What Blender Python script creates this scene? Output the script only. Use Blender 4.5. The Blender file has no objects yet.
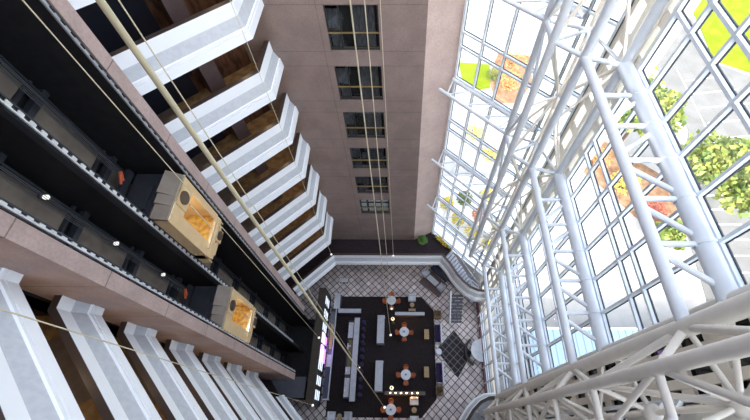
import bpy, bmesh, math, random
from mathutils import Vector, Matrix
random.seed(7)
sc = bpy.context.scene
COL = sc.collection
R = math.radians
# ---------------------------------------------------------------- camera
cam_d = bpy.data.cameras.new('camera'); cam = bpy.data.objects.new('camera', cam_d); COL.objects.link(cam)
cam_d.sensor_width = 36.0; cam_d.lens = 36.0 * 366 / 750
cam_d.shift_x = -25 / 750; cam_d.shift_y = 15 / 750
cam_d.clip_start = 0.05; cam_d.clip_end = 600
_p, _r, _a = R(60.4), R(-.67), R(-1.1)
_cp, _sp, _cr, _sr, _ca, _sa = math.cos(_p), math.sin(_p), math.cos(_r), math.sin(_r), math.cos(_a), math.sin(_a)
_M = Matrix(((_cr, -_sr, 0), (_sr, _cr, 0), (0, 0, 1))) @ Matrix(((1, 0, 0), (0, -_sp, -_cp), (0, _cp, -_sp))) @ Matrix(((_ca, -_sa, 0), (_sa, _ca, 0), (0, 0, 1)))
_rt, _up, _bk = _M[0].copy(), -_M[1].copy(), -_M[2].copy()
cam.matrix_world = Matrix(((_rt.x, _up.x, _bk.x, 0), (_rt.y, _up.y, _bk.y, 0), (_rt.z, _up.z, _bk.z, 35.0), (0, 0, 0, 1)))
sc.camera = cam
# ---------------------------------------------------------------- world, sun, exposure
w = bpy.data.worlds.new('sky'); sc.world = w; w.use_nodes = True
nt = w.node_tree; bg = nt.nodes['Background']
sky = nt.nodes.new('ShaderNodeTexSky'); sky.sky_type = 'NISHITA'; sky.sun_disc = False
sky.sun_elevation = R(42); sky.sun_rotation = R(180); sky.altitude = 0; sky.air_density = 1.0; sky.dust_density = 2.5
hs = nt.nodes.new('ShaderNodeHueSaturation'); hs.inputs['Saturation'].default_value = .5
nt.links.new(sky.outputs[0], hs.inputs['Color']); nt.links.new(hs.outputs[0], bg.inputs['Color'])
bg.inputs['Strength'].default_value = .50
sun_d = bpy.data.lights.new('sun', 'SUN'); sun_d.energy = 2.8; sun_d.angle = R(.6); sun_d.color = (1, .95, .86)
sun = bpy.data.objects.new('sun', sun_d); COL.objects.link(sun)
sun.rotation_euler = Vector((0.0, .76, -.65)).to_track_quat('-Z', 'Y').to_euler()
vs = sc.view_settings
vs.view_transform = 'Standard'; vs.look = 'None'; vs.exposure = 1.05; vs.gamma = 1; vs.use_curve_mapping = False
sc.cycles.max_bounces = 7; sc.cycles.transparent_max_bounces = 24
# ---------------------------------------------------------------- materials
def mat(name, col, rough=.6, metal=0, col2=None, scale=3, emit=None, es=0, spec=.4, bump=0, stretch=None):
    m = bpy.data.materials.new(name); m.use_nodes = True; t = m.node_tree; b = t.nodes['Principled BSDF']
    b.inputs['Base Color'].default_value = (*col, 1); b.inputs['Roughness'].default_value = rough
    b.inputs['Metallic'].default_value = metal; b.inputs['Specular IOR Level'].default_value = spec
    tc = t.nodes.new('ShaderNodeTexCoord'); mp = t.nodes.new('ShaderNodeMapping'); nz = t.nodes.new('ShaderNodeTexNoise')
    if stretch: mp.inputs['Scale'].default_value = stretch
    t.links.new(tc.outputs['Object'], mp.inputs[0]); t.links.new(mp.outputs[0], nz.inputs['Vector'])
    nz.inputs['Scale'].default_value = scale; nz.inputs['Detail'].default_value = 5
    mx = t.nodes.new('ShaderNodeMix'); mx.data_type = 'RGBA'
    if col2 is None: col2 = tuple(c * .88 for c in col)
    rp = t.nodes.new('ShaderNodeValToRGB'); rp.color_ramp.elements[0].position = .38; rp.color_ramp.elements[1].position = .62
    t.links.new(nz.outputs['Fac'], rp.inputs[0]); t.links.new(rp.outputs[0], mx.inputs['Factor'])
    mx.inputs['A'].default_value = (*col, 1); mx.inputs['B'].default_value = (*col2, 1)
    t.links.new(mx.outputs['Result'], b.inputs['Base Color'])
    if bump:
        bp = t.nodes.new('ShaderNodeBump'); bp.inputs['Strength'].default_value = bump
        t.links.new(nz.outputs['Fac'], bp.inputs['Height']); t.links.new(bp.outputs[0], b.inputs['Normal'])
    if emit: b.inputs['Emission Color'].default_value = (*emit, 1); b.inputs['Emission Strength'].default_value = es
    return m
def grid_lines(m, axis_expr, line_col, base_in=None):
    pass
def N(t, k, **kw):
    n = t.nodes.new(k)
    for a, v in kw.items(): setattr(n, a, v)
    return n
def math_n(t, op, a, b=None, c=None):
    n = t.nodes.new('ShaderNodeMath'); n.operation = op
    for i, v in enumerate((a, b, c)):
        if v is None: continue
        if isinstance(v, (int, float)): n.inputs[i].default_value = v
        else: t.links.new(v, n.inputs[i])
    return n.outputs[0]
def tile_mat(name, col, col2, grout, pitch, line, rough=.35, rot=45, ox=0, oy=0):
    """square tiles laid on the diagonal, each tile with its own tone"""
    m = mat(name, col, rough, col2=col2, scale=2.2); t = m.node_tree; b = t.nodes['Principled BSDF']
    base = [l for l in t.links if l.to_socket == b.inputs['Base Color']][0].from_socket
    tc = N(t, 'ShaderNodeTexCoord'); mp = N(t, 'ShaderNodeMapping'); mp.inputs['Rotation'].default_value = (0, 0, R(rot))
    mp.inputs['Location'].default_value = (ox, oy, 0)
    t.links.new(tc.outputs['Object'], mp.inputs[0]); sx = N(t, 'ShaderNodeSeparateXYZ'); t.links.new(mp.outputs[0], sx.inputs[0])
    u = math_n(t, 'DIVIDE', sx.outputs[0], pitch); v = math_n(t, 'DIVIDE', sx.outputs[1], pitch)
    fu = math_n(t, 'FRACT', u); fv = math_n(t, 'FRACT', v)
    lu = math_n(t, 'LESS_THAN', fu, line); lv = math_n(t, 'LESS_THAN', fv, line)
    ln = math_n(t, 'MAXIMUM', lu, lv)
    cu = math_n(t, 'FLOOR', u); cv = math_n(t, 'FLOOR', v); cb = N(t, 'ShaderNodeCombineXYZ')
    t.links.new(cu, cb.inputs[0]); t.links.new(cv, cb.inputs[1])
    wn = N(t, 'ShaderNodeTexWhiteNoise'); t.links.new(cb.outputs[0], wn.inputs['Vector'])
    k = math_n(t, 'MULTIPLY_ADD', wn.outputs['Value'], .35, .72)
    vm = N(t, 'ShaderNodeVectorMath', operation='SCALE'); t.links.new(base, vm.inputs[0]); t.links.new(k, vm.inputs['Scale'])
    mx = N(t, 'ShaderNodeMix', data_type='RGBA'); t.links.new(ln, mx.inputs['Factor']); t.links.new(vm.outputs[0], mx.inputs['A'])
    mx.inputs['B'].default_value = (*grout, 1); t.links.new(mx.outputs['Result'], b.inputs['Base Color'])
    return m
def joint_mat(name, col, col2, joints, period, z0, width, line_k=.72, rough=.85, vert=None):
    """concrete with horizontal cast joints at z0+joints, repeating each period"""
    m = mat(name, col, rough, col2=col2, scale=1.1, bump=.05, spec=.2); t = m.node_tree; b = t.nodes['Principled BSDF']
    base = [l for l in t.links if l.to_socket == b.inputs['Base Color']][0].from_socket
    tc = N(t, 'ShaderNodeTexCoord'); sx = N(t, 'ShaderNodeSeparateXYZ'); t.links.new(tc.outputs['Object'], sx.inputs[0])
    acc = None
    for j in joints:
        f = math_n(t, 'FRACT', math_n(t, 'DIVIDE', math_n(t, 'SUBTRACT', sx.outputs[2], z0 + j - 300), period))
        l = math_n(t, 'LESS_THAN', f, width / period); acc = l if acc is None else math_n(t, 'MAXIMUM', acc, l)
    if vert is not None:
        f = math_n(t, 'LESS_THAN', math_n(t, 'ABSOLUTE', math_n(t, 'SUBTRACT', sx.outputs[0], vert)), width / 2)
        acc = math_n(t, 'MAXIMUM', acc, f)
    fine = N(t, 'ShaderNodeTexNoise'); fine.inputs['Scale'].default_value = 14; fine.inputs['Detail'].default_value = 8
    t.links.new(tc.outputs['Object'], fine.inputs['Vector'])
    kk = math_n(t, 'MULTIPLY_ADD', fine.outputs['Fac'], .5, .75)
    k = math_n(t, 'MULTIPLY', kk, math_n(t, 'MULTIPLY_ADD', acc, line_k - 1, 1))
    vm = N(t, 'ShaderNodeVectorMath', operation='SCALE'); t.links.new(base, vm.inputs[0]); t.links.new(k, vm.inputs['Scale'])
    t.links.new(vm.outputs[0], b.inputs['Base Color'])
    return m
M = {}
M['steel'] = mat('white painted steel', (.62, .655, .69), .35, col2=(.58, .62, .66), spec=.5)
M['steel_cream'] = mat('cream painted steel', (.90, .84, .74), .45, col2=(.86, .79, .68))
M['frame'] = mat('white glazing bar', (.72, .78, .83), .35)
M['gasket'] = mat('black gasket', (.03, .035, .045), .5)
M['parapet'] = mat('white parapet paint', (.86, .88, .90), .55, col2=(.85, .87, .89), scale=1.2)
M['ledge'] = mat('grey ledge', (.50, .52, .54), .7, col2=(.45, .47, .50), scale=6)
M['cap'] = mat('dark brown rail', (.06, .045, .04), .35)
M['seam'] = mat('grey seam', (.22, .22, .24), .8)
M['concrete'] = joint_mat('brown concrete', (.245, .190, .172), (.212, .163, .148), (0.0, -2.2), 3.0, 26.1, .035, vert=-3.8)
M['concrete_return_lit'] = joint_mat('daylight tinted concrete', (.56, .44, .39), (.49, .38, .345), (0.6,), 6.0, 26.1, .03, .9)  # paler and pinker than the far wall: daylight put into the colour
M['pillar'] = joint_mat('pink granite', (.42, .315, .285), (.36, .27, .245), (0.0,), 3.0, 25.2, .035, .5)
M['under'] = mat('dark soffit', (.035, .03, .03), .9)
M['black'] = mat('shaft black', (.014, .014, .016), .6, col2=(.008, .008, .01))
M['shaft_panel'] = mat('shaft board', (.20, .165, .13), .6, col2=(.14, .115, .095), scale=1.5)
M['shaft_steel'] = mat('shaft steel', (.05, .055, .065), .4, metal=.5)
M['rail'] = mat('rail steel', (.62, .64, .66), .35, metal=.3)
M['carpet'] = mat('dark carpet', (.030, .024, .024), .95, col2=(.022, .018, .019), scale=5, spec=.1)
M['mezz_carpet'] = mat('plum carpet', (.042, .030, .034), .95, col2=(.03, .022, .026), scale=2, stretch=(1, 6, 1), spec=.1)
M['corridor'] = mat('patterned corridor carpet', (.34, .215, .10), .9, col2=(.20, .125, .06), scale=3, stretch=(1, 1, 1), spec=.1)
M['corr_grey'] = mat('taupe carpet', (.16, .13, .11), .9, col2=(.13, .105, .09), spec=.1)
M['corr_wall'] = mat('burl wood wall', (.14, .065, .035), .4, col2=(.04, .02, .015), scale=2.5, stretch=(2, 2, .7))
M['door'] = mat('blue black door', (.015, .018, .03), .3)
M['pier'] = mat('mauve stone', (.13, .09, .09), .6)
M['gold'] = mat('gold paint', (.68, .49, .27), .45, metal=.1, col2=(.62, .44, .24))
M['gold_bright'] = mat('pale brass', (.86, .74, .52), .25, metal=.6)
M['car_roof'] = mat('taupe lift roof', (.20, .165, .13), .55, col2=(.17, .14, .11))
M['bronze'] = mat('bronze disc', (.16, .12, .09), .3, metal=.7)
M['lift_in'] = mat('yellow lift carpet', (.75, .45, .06), .7, col2=(.45, .2, .05), scale=5)
M['lift_wall'] = mat('lift wood', (.35, .14, .05), .4, col2=(.2, .08, .03))
M['win_dark'] = mat('dark window glass', (.012, .014, .016), .08, spec=.6)
M['curtain'] = mat('curtain', (.085, .09, .105), .9, col2=(.03, .03, .035), scale=9, stretch=(3, 1, .3))
M['sheer'] = mat('pale curtain', (.62, .66, .66), .9)
M['brass'] = mat('brass bar', (.42, .30, .13), .35, metal=.6)
M['darkbar'] = mat('dark bar', (.03, .03, .03), .4)
M['tile'] = tile_mat('pale stone tile', (.74, .66, .63), (.56, .48, .47), (.02, .02, .026), .50, .12, rough=.6)
M['tile_dark'] = tile_mat('dark stone tile', (.022, .02, .024), (.014, .014, .018), (.20, .17, .16), .50, .08, rough=.8)
M['wood'] = mat('oak', (.24, .14, .07), .5, col2=(.17, .10, .05), scale=4, stretch=(1, 8, 1))
M['wood_lt'] = mat('pale oak', (.38, .27, .14), .5, col2=(.28, .19, .1), scale=4, stretch=(1, 8, 1))
M['orange'] = mat('rust leather', (.42, .11, .035), .5, col2=(.34, .085, .03))
M['whitetop'] = mat('pale table top', (.62, .65, .68), .3)
M['grey_top'] = mat('grey counter top', (.44, .46, .50), .35)
M['white_fab'] = mat('white leather', (.62, .64, .68), .6)
M['purple'] = mat('purple velvet', (.035, .02, .085), .8, col2=(.025, .014, .06))
M['navy'] = mat('navy seat', (.03, .035, .07), .6)
M['blue_mark'] = mat('blue glass', (.03, .16, .35), .3)
M['slate'] = mat('slate panel', (.10, .105, .125), .6)
M['olive'] = mat('olive plaster', (.055, .045, .032), .7)
M['panel_lit'] = mat('lit white panel', (.8, .85, .9), .5, emit=(.75, .85, 1), es=.5)
M['purple_lit'] = mat('violet light', (.5, .3, .9), .5, emit=(.45, .2, 1), es=1.3)
M['pink_lit'] = mat('magenta light', (.6, .3, .7), .5, emit=(.8, .55, 1), es=1.2)
M['bulb'] = mat('warm bulb', (1, .8, .5), .5, emit=(1, .72, .38), es=9)
M['bulb_w'] = mat('white globe', (.85, .83, .8), .3, emit=(1, .95, .85), es=.5)
M['cord'] = mat('cream cord', (.62, .55, .38), .5)
M['pole'] = mat('cream pole', (.50, .44, .29), .5)
M['leaf'] = mat('leaf green', (.07, .125, .015), .6, col2=(.22, .235, .04), scale=.8)
M['leaf_y'] = mat('leaf yellow green', (.62, .56, .06), .6, col2=(.80, .55, .10), scale=.9)  # yellow leaves, colour brightened to make up for missing sun
M['leaf_o'] = mat('leaf orange', (.62, .20, .05), .6, col2=(.62, .32, .10), scale=.9)
M['leaf_r'] = mat('leaf red', (.35, .03, .04), .6, col2=(.35, .12, .06), scale=1.5)
M['leaf_in'] = mat('fern green', (.06, .14, .03), .6, col2=(.12, .22, .05), scale=3)
M['olive_leaf'] = mat('olive leaf', (.13, .10, .04), .7, col2=(.10, .12, .04))
M['rail_mid'] = mat('dull rail steel', (.34, .35, .37), .45, metal=.2)
M['steel_warm'] = mat('warm white painted steel', (.66, .63, .57), .4, col2=(.62, .59, .53))
M['terrace'] = mat('sun brightened paving', (.86, .82, .76), .8, col2=(.78, .74, .68), scale=.6)  # lighter than the other paving: missing sunlight put into the colour
M['rope'] = mat('rope steel', (.16, .16, .17), .5, metal=.4)
M['annex'] = mat('beige cladding', (.42, .38, .34), .8)
M['bark'] = mat('bark', (.12, .08, .05), .9)
M['grass'] = mat('lawn', (.15, .20, .008), .95, col2=(.20, .24, .015), scale=.5, spec=.1)
M['asphalt'] = mat('parking asphalt', (.165, .16, .15), .9, col2=(.19, .185, .175), scale=.4, spec=.1)
M['paving'] = mat('pale paving', (.46, .44, .41), .9, col2=(.38, .36, .33), scale=.35, spec=.1)
M['mulch'] = mat('orange mulch', (.20, .10, .05), .95, col2=(.30, .19, .11), scale=1.5)
M['paint'] = mat('road paint', (.8, .8, .8), .8)
M['kerb'] = mat('kerb', (.30, .29, .30), .8)
M['skirting_red'] = mat('dark red stone', (.10, .035, .04), .5)
M['rust'] = mat('rust red fitting', (.6, .12, .05), .5)
def striped(name, a, b_, pitch):
    m = mat(name, a, .5); t = m.node_tree; b = t.nodes['Principled BSDF']
    tc = N(t, 'ShaderNodeTexCoord'); sx = N(t, 'ShaderNodeSeparateXYZ'); t.links.new(tc.outputs['Object'], sx.inputs[0])
    f = math_n(t, 'FRACT', math_n(t, 'DIVIDE', sx.outputs[0], pitch)); l = math_n(t, 'LESS_THAN', f, .16)
    mx = N(t, 'ShaderNodeMix', data_type='RGBA'); t.links.new(l, mx.inputs['Factor'])
    mx.inputs['A'].default_value = (*a, 1); mx.inputs['B'].default_value = (*b_, 1); t.links.new(mx.outputs['Result'], b.inputs['Base Color'])
    return m
M['roof_blue'] = striped('pale blue standing seam roof', (.17, .24, .33), (.09, .14, .21), .62)
g = bpy.data.materials.new('clear glass'); g.use_nodes = True; t = g.node_tree; t.nodes.clear()
o_ = N(t, 'ShaderNodeOutputMaterial'); mi = N(t, 'ShaderNodeMixShader'); tr = N(t, 'ShaderNodeBsdfTransparent'); gl = N(t, 'ShaderNodeBsdfGlossy')
tr.inputs[0].default_value = (.94, .97, .98, 1); gl.inputs['Roughness'].default_value = .03
ge = N(t, 'ShaderNodeNewGeometry'); dt = N(t, 'ShaderNodeVectorMath', operation='DOT_PRODUCT')
t.links.new(ge.outputs['Normal'], dt.inputs[0]); t.links.new(ge.outputs['Incoming'], dt.inputs[1])
fz = math_n(t, 'MULTIPLY_ADD', math_n(t, 'POWER', math_n(t, 'SUBTRACT', 1, math_n(t, 'ABSOLUTE', dt.outputs['Value'])), 5), .55, .035)
t.links.new(fz, mi.inputs[0]); t.links.new(tr.outputs[0], mi.inputs[1]); t.links.new(gl.outputs[0], mi.inputs[2]); t.links.new(mi.outputs[0], o_.inputs[0])
M['glass'] = g
# ---------------------------------------------------------------- mesh helpers
class MB:
    def __init__(s): s.v = []; s.f = []; s.sm = []
    def add(s, vs, fs, smooth=False):
        n = len(s.v); s.v += [tuple(v) for v in vs]; s.f += [tuple(i + n for i in f) for f in fs]; s.sm += [smooth] * len(fs); return s
    def box(s, x0, x1, y0, y1, z0, z1):
        return s.add([(x0, y0, z0), (x1, y0, z0), (x1, y1, z0), (x0, y1, z0), (x0, y0, z1), (x1, y0, z1), (x1, y1, z1), (x0, y1, z1)],
                     [(0, 3, 2, 1), (4, 5, 6, 7), (0, 1, 5, 4), (1, 2, 6, 5), (2, 3, 7, 6), (3, 0, 4, 7)])
    def rbox(s, x0, x1, y0, y1, z0, z1, b=.03):
        """box with chamfered vertical and top edges"""
        def ring(i, z): return [(x0 + i + b, y0 + i, z), (x1 - i - b, y0 + i, z), (x1 - i, y0 + i + b, z), (x1 - i, y1 - i - b, z), (x1 - i - b, y1 - i, z), (x0 + i + b, y1 - i, z), (x0 + i, y1 - i - b, z), (x0 + i, y0 + i + b, z)]
        vs = ring(0, z0) + ring(0, z1 - b) + ring(b, z1)
        fs = [tuple(range(7, -1, -1)), tuple(range(16, 24))]
        for k in (0, 8):
            for i in range(8): j = (i + 1) % 8; fs.append((k + i, k + j, k + 8 + j, k + 8 + i))
        return s.add(vs, fs)
    def prism(s, pts, z0, z1):
        n = len(pts)
        a = sum(pts[i][0] * pts[(i + 1) % n][1] - pts[(i + 1) % n][0] * pts[i][1] for i in range(n))
        if a < 0: pts = pts[::-1]
        return s.add([(*p, z0) for p in pts] + [(*p, z1) for p in pts], [tuple(range(n - 1, -1, -1)), tuple(range(n, 2 * n))] + [(i, (i + 1) % n, n + (i + 1) % n, n + i) for i in range(n)])
    def tube(s, a, b, r, n=12, r2=None):
        a, b = Vector(a), Vector(b); d = (b - a).normalized(); u = d.orthogonal().normalized(); w_ = d.cross(u)
        r2 = r if r2 is None else r2
        v = [a + (u * math.cos(2 * math.pi * i / n) + w_ * math.sin(2 * math.pi * i / n)) * r for i in range(n)] + [b + (u * math.cos(2 * math.pi * i / n) + w_ * math.sin(2 * math.pi * i / n)) * r2 for i in range(n)]
        s.add(v, [(i, (i + 1) % n, n + (i + 1) % n, n + i) for i in range(n)], True)
        return s.add(v, [tuple(range(n - 1, -1, -1)), tuple(range(n, 2 * n))])
    def beam(s, a, b, w_, h):
        """rectangular bar from a to b, w_ sideways, h upwards"""
        a, b = Vector(a), Vector(b); d = (b - a).normalized(); up = Vector((0, 0, 1))
        sd = d.cross(up) if abs(d.z) < .99 else Vector((1, 0, 0)); sd.normalize(); up = sd.cross(d)
        v = [p + sd * i * w_ / 2 + up * j * h / 2 for p in (a, b) for i, j in ((-1, -1), (1, -1), (1, 1), (-1, 1))]
        return s.add(v, [(0, 1, 2, 3), (7, 6, 5, 4), (0, 4, 5, 1), (1, 5, 6, 2), (2, 6, 7, 3), (3, 7, 4, 0)])
    def lathe(s, prof, c=(0, 0, 0), n=24):
        v = [(c[0] + r * math.cos(2 * math.pi * i / n), c[1] + r * math.sin(2 * math.pi * i / n), c[2] + z) for r, z in prof for i in range(n)]
        fs = [(k * n + i, k * n + (i + 1) % n, (k + 1) * n + (i + 1) % n, (k + 1) * n + i) for k in range(len(prof) - 1) for i in range(n)]
        s.add(v, fs, True); m = (len(prof) - 1) * n
        return s.add([v[i] for i in range(n)] + [v[m + i] for i in range(n)], [tuple(range(n - 1, -1, -1)), tuple(range(n, 2 * n))])
    def ball(s, c, r, n=14, k=8):
        return s.lathe([(max(r * math.sin(math.pi * j / k), .001), -r * math.cos(math.pi * j / k)) for j in range(k + 1)], c, n)
    def sweep(s, path, prof, closed_prof=True):
        """profile (offset to the left of the path, z) swept with mitred corners"""
        P = [Vector(p).to_2d() for p in path]; n = len(prof); rings = []
        for i, p in enumerate(P):
            d0 = (P[i] - P[i - 1]).normalized() if i else (P[1] - P[0]).normalized()
            d1 = (P[i + 1] - P[i]).normalized() if i < len(P) - 1 else d0
            n0, n1 = Vector((-d0.y, d0.x)), Vector((-d1.y, d1.x)); m = (n0 + n1).normalized(); m = m / max(m.dot(n0), .3)
            rings.append([(p.x + m.x * o, p.y + m.y * o, z) for o, z in prof])
        fs = []; L = n if closed_prof else n - 1
        for i in range(len(P) - 1):
            for j in range(L): k = (j + 1) % n; fs.append((i * n + j, i * n + k, (i + 1) * n + k, (i + 1) * n + j))
        if closed_prof: fs += [tuple(range(n - 1, -1, -1)), tuple(range((len(P) - 1) * n, len(P) * n))]
        return s.add([v for r_ in rings for v in r_], fs)
    def mesh(s, name, m):
        me = bpy.data.meshes.new(name); me.from_pydata(s.v, [], s.f); me.polygons.foreach_set('use_smooth', s.sm)
        if m is not None: me.materials.append(m)
        bm = bmesh.new(); bm.from_mesh(me); bmesh.ops.recalc_face_normals(bm, faces=bm.faces); bm.to_mesh(me); bm.free()
        return me
    def build(s, name, m, parent=None):
        o = bpy.data.objects.new(name, s.mesh(name, M[m] if isinstance(m, str) else m)); COL.objects.link(o)
        if parent is not None: o.parent = parent
        return o
def tag(o, label, cat, group=None, kind=None):
    o['label'] = label; o['category'] = cat
    if group: o['group'] = group
    if kind: o['kind'] = kind
    return o
def thing(name, label, cat, loc=(0, 0, 0), rz=0, group=None):
    o = bpy.data.objects.new(name, None); o.empty_display_size = .2; COL.objects.link(o)
    o.location = loc; o.rotation_euler = (0, 0, rz); return tag(o, label, cat, group)
def struct(name, mb, m, label=None):
    o = mb.build(name, m); o['kind'] = 'structure'
    if label: o['label'] = label
    return o
def sub(mb, name, m, parent, label=None):
    o = mb.build(name, m, parent)
    if label: o['label'] = label
    return o
def shift(mb, d):
    mb.v = [(v[0] + d[0], v[1] + d[1], v[2] + d[2]) for v in mb.v]; return mb
def dup(root, loc, rz, label, group=None):
    r = root.copy(); COL.objects.link(r); r.location = loc; r.rotation_euler = (0, 0, rz); r['label'] = label
    if group: r['group'] = group
    for ch in list(root.children):
        c = ch.copy(); COL.objects.link(c); c.parent = r
        for gch in list(ch.children):
            d = gch.copy(); COL.objects.link(d); d.parent = c
    return r
YM = 12.8                                   # the atrium is symmetric about y = 6.4
def my(p): return (p[0], YM - p[1], *p[2:])
def mir(pts): return [my(p) for p in pts][::-1]
ORD = ['uppermost', 'second from top', 'third from top', 'fourth from top', 'fifth from top', 'sixth from top', 'seventh from top', 'eighth from top', 'ninth from top']
# ---------------------------------------------------------------- lobby shell
struct('floor', MB().box(-12.5, 7.5, -6, 16.3, -.3, 0), 'tile')
struct('floor_inlay', MB().prism([(4.81, 8.5), (3.05, 6.67), (4.92, 4.3), (6.3, 6.4)], 0, .012), 'tile_dark')
cp = MB().prism([(-6.55, 11.7), (1.75, 11.7), (2.95, 10.4), (2.95, 2.55), (1.6, 1.1), (-6.55, 1.1)], 0.0, .02)
tag(cp.build('lobby_carpet', 'carpet'), 'dark brown carpet with cut corners under the lobby tables', 'carpet')
WX0, WX1 = -3.5, -1.14
# far wall with six window openings
mb = MB().box(-12.5, WX0, 15.8, 16.3, 0, 42).box(WX1, 1.0, 15.8, 16.3, 0, 42)
zs = [42]
for k in range(6):
    top = 26.1 - 3 * k; mb.box(WX0, WX1, 15.8, 16.3, top, zs[-1]); zs.append(top - 2.2)
mb.box(WX0, WX1, 15.8, 16.3, 0, zs[-1])
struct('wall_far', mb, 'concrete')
struct('wall_return', MB().prism([(1.0, 15.8), (2.68, 16.62), (2.45, 17.1), (.9, 16.3)], 0, 42), 'concrete_return_lit')
for k in range(6):
    top = 26.1 - 3 * k; last = k == 5
    f = MB()
    f.box(WX0, WX1, 15.95, 16.0, top - .09, top).box(WX0, WX1, 15.95, 16.0, top - 2.2, top - 2.11)
    for i in range(5): x = WX0 + .03 + (WX1 - WX0 - .06) * i / 4; f.box(x - .03, x + .03, 15.94, 16.0, top - 2.2, top)
    wn = struct('window_%d' % (k + 1), f, 'darkbar')
    wn['label'] = 'dark guest room window on the brown far wall, ' + (ORD[k] if not last else 'lowest one, with pale curtains')
    sub(MB().box(WX0, WX1, 15.99, 16.01, top - 2.18, top), 'pane', 'glass', wn)
    g_ = MB().box(WX0 - .01, WX1 + .01, 15.88, 15.96, top - 1.34, top - 1.305)
    sub(g_, 'crossbar', 'brass', wn, 'gold crossbar')
    if last:
        c_ = MB()
        for i in range(4):
            x = WX0 + .1 + .58 * i
            for z in (.15, .85, 1.5): c_.box(x, x + .42, 16.08, 16.1, top - z - .5, top - z)
        sub(c_, 'curtain', 'sheer', wn)
    else:
        c_ = MB().box(WX0 + .05, WX0 + .55, 16.08, 16.12, top - 1.2, top - .3).box(WX0 + .1, WX0 + .6, 16.08, 16.12, top - 2.1, top - 1.5).box(WX0 + 1.2, WX1 - .2, 16.1, 16.13, top - 2.1, top - .1)
        sub(c_, 'curtain', 'curtain', wn)
    sub(MB().box(WX0, WX1, 16.2, 16.25, top - 2.2, top), 'backing', 'win_dark', wn)
# near wall (behind and below the camera, beyond the picture) closes the well; its height and extension are added to block the sun
struct('wall_near_sunblock', MB().box(-14, 6.1, -6.9, -6.4, 0, 52).box(6.1, 8.0, -6.9, -6.4, 0, 38), 'concrete')
struct('wall_west', MB().box(-14, -13.4, -6.5, 16.3, 0, 42), 'under')
# mezzanine floors and their soffits
mz = [(-6.3, 13.62), (-9.2, 10.7), (-10.3, 9.3), (-13.4, 9.3), (-13.4, 15.8), (1.0, 15.8), (2.68, 16.62), (4.45, 14.85), (3.45, 13.62)]
struct('floor_mezzanine_far', MB().prism(mz, 4.12, 4.4), 'mezz_carpet')
struct('floor_mezzanine_near', MB().prism([my(p) for p in mz if p[0] < 1.1 or True], 4.12, 4.4), 'mezz_carpet')
def profile(T, k=1.0):
    b = [(-.24, -1.36 * k), (-.21, -1.02), (-.17, -1.02), (-.17, -1.0), (-.19, -1.0), (-.19, -.90), (-.13, -.88)]
    l = [(-.13, -.88), (.05, -.49)]
    return b, l
def parapet(name, label, path, T, group, k=1.0):
    t = thing(name, label, 'parapet', (path[0][0], path[0][1], T - 1.36), 0, group)
    d = (-path[0][0], -path[0][1], -(T - 1.36))
    low = [(-.24, T - 1.36 * k), (-.21, T - 1.03), (-.17, T - 1.03), (-.17, T - .995), (-.195, T - .995), (-.19, T - .90), (-.13, T - .88), (.10, T - .88), (.10, T - 1.36 * k)]
    sub(shift(MB().sweep(path, low), d), 'fascia', 'parapet', t)
    led = [(-.13, T - .88), (.05, T - .49), (.12, T - .49), (.12, T - .88)]
    sub(shift(MB().sweep(path, led), d), 'ledge', 'ledge', t)
    up = [(.05, T - .49), (.07, T), (.12, T), (.12, T - .49)]
    sub(shift(MB().sweep(path, up), d), 'upstand', 'parapet', t)
    cap = [(.08, T - .03), (.08, T + .015), (.30, T + .015), (.30, T - 1.1), (.12, T - 1.1), (.12, T - .03)]
    sub(shift(MB().sweep(path, cap), d), 'inner_rail', 'cap', t, 'dark brown inner rail')
    return t
farp = [(-10.15, 9.3), (-10.15, 9.65), (-6.22, 13.58), (-6.22, 15.79)]
nearp = mir(farp)
def arc_pts():
    P = [(-9.3, 10.5), (-6.2, 13.6), (3.38, 13.62), (3.95, 12.85), (4.5, 11.85), (5.0, 11.2), (5.6, 10.65), (6.3, 10.33), (7.05, 10.28)]
    return P
parapet('mezzanine_parapet', 'white mezzanine parapet running under the far wall and curving round the stair', arc_pts(), 5.4, None)
parapet('mezzanine_parapet', 'white curved mezzanine parapet at the bottom edge of the photo, near side', mir(arc_pts()), 5.4, None)
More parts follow.
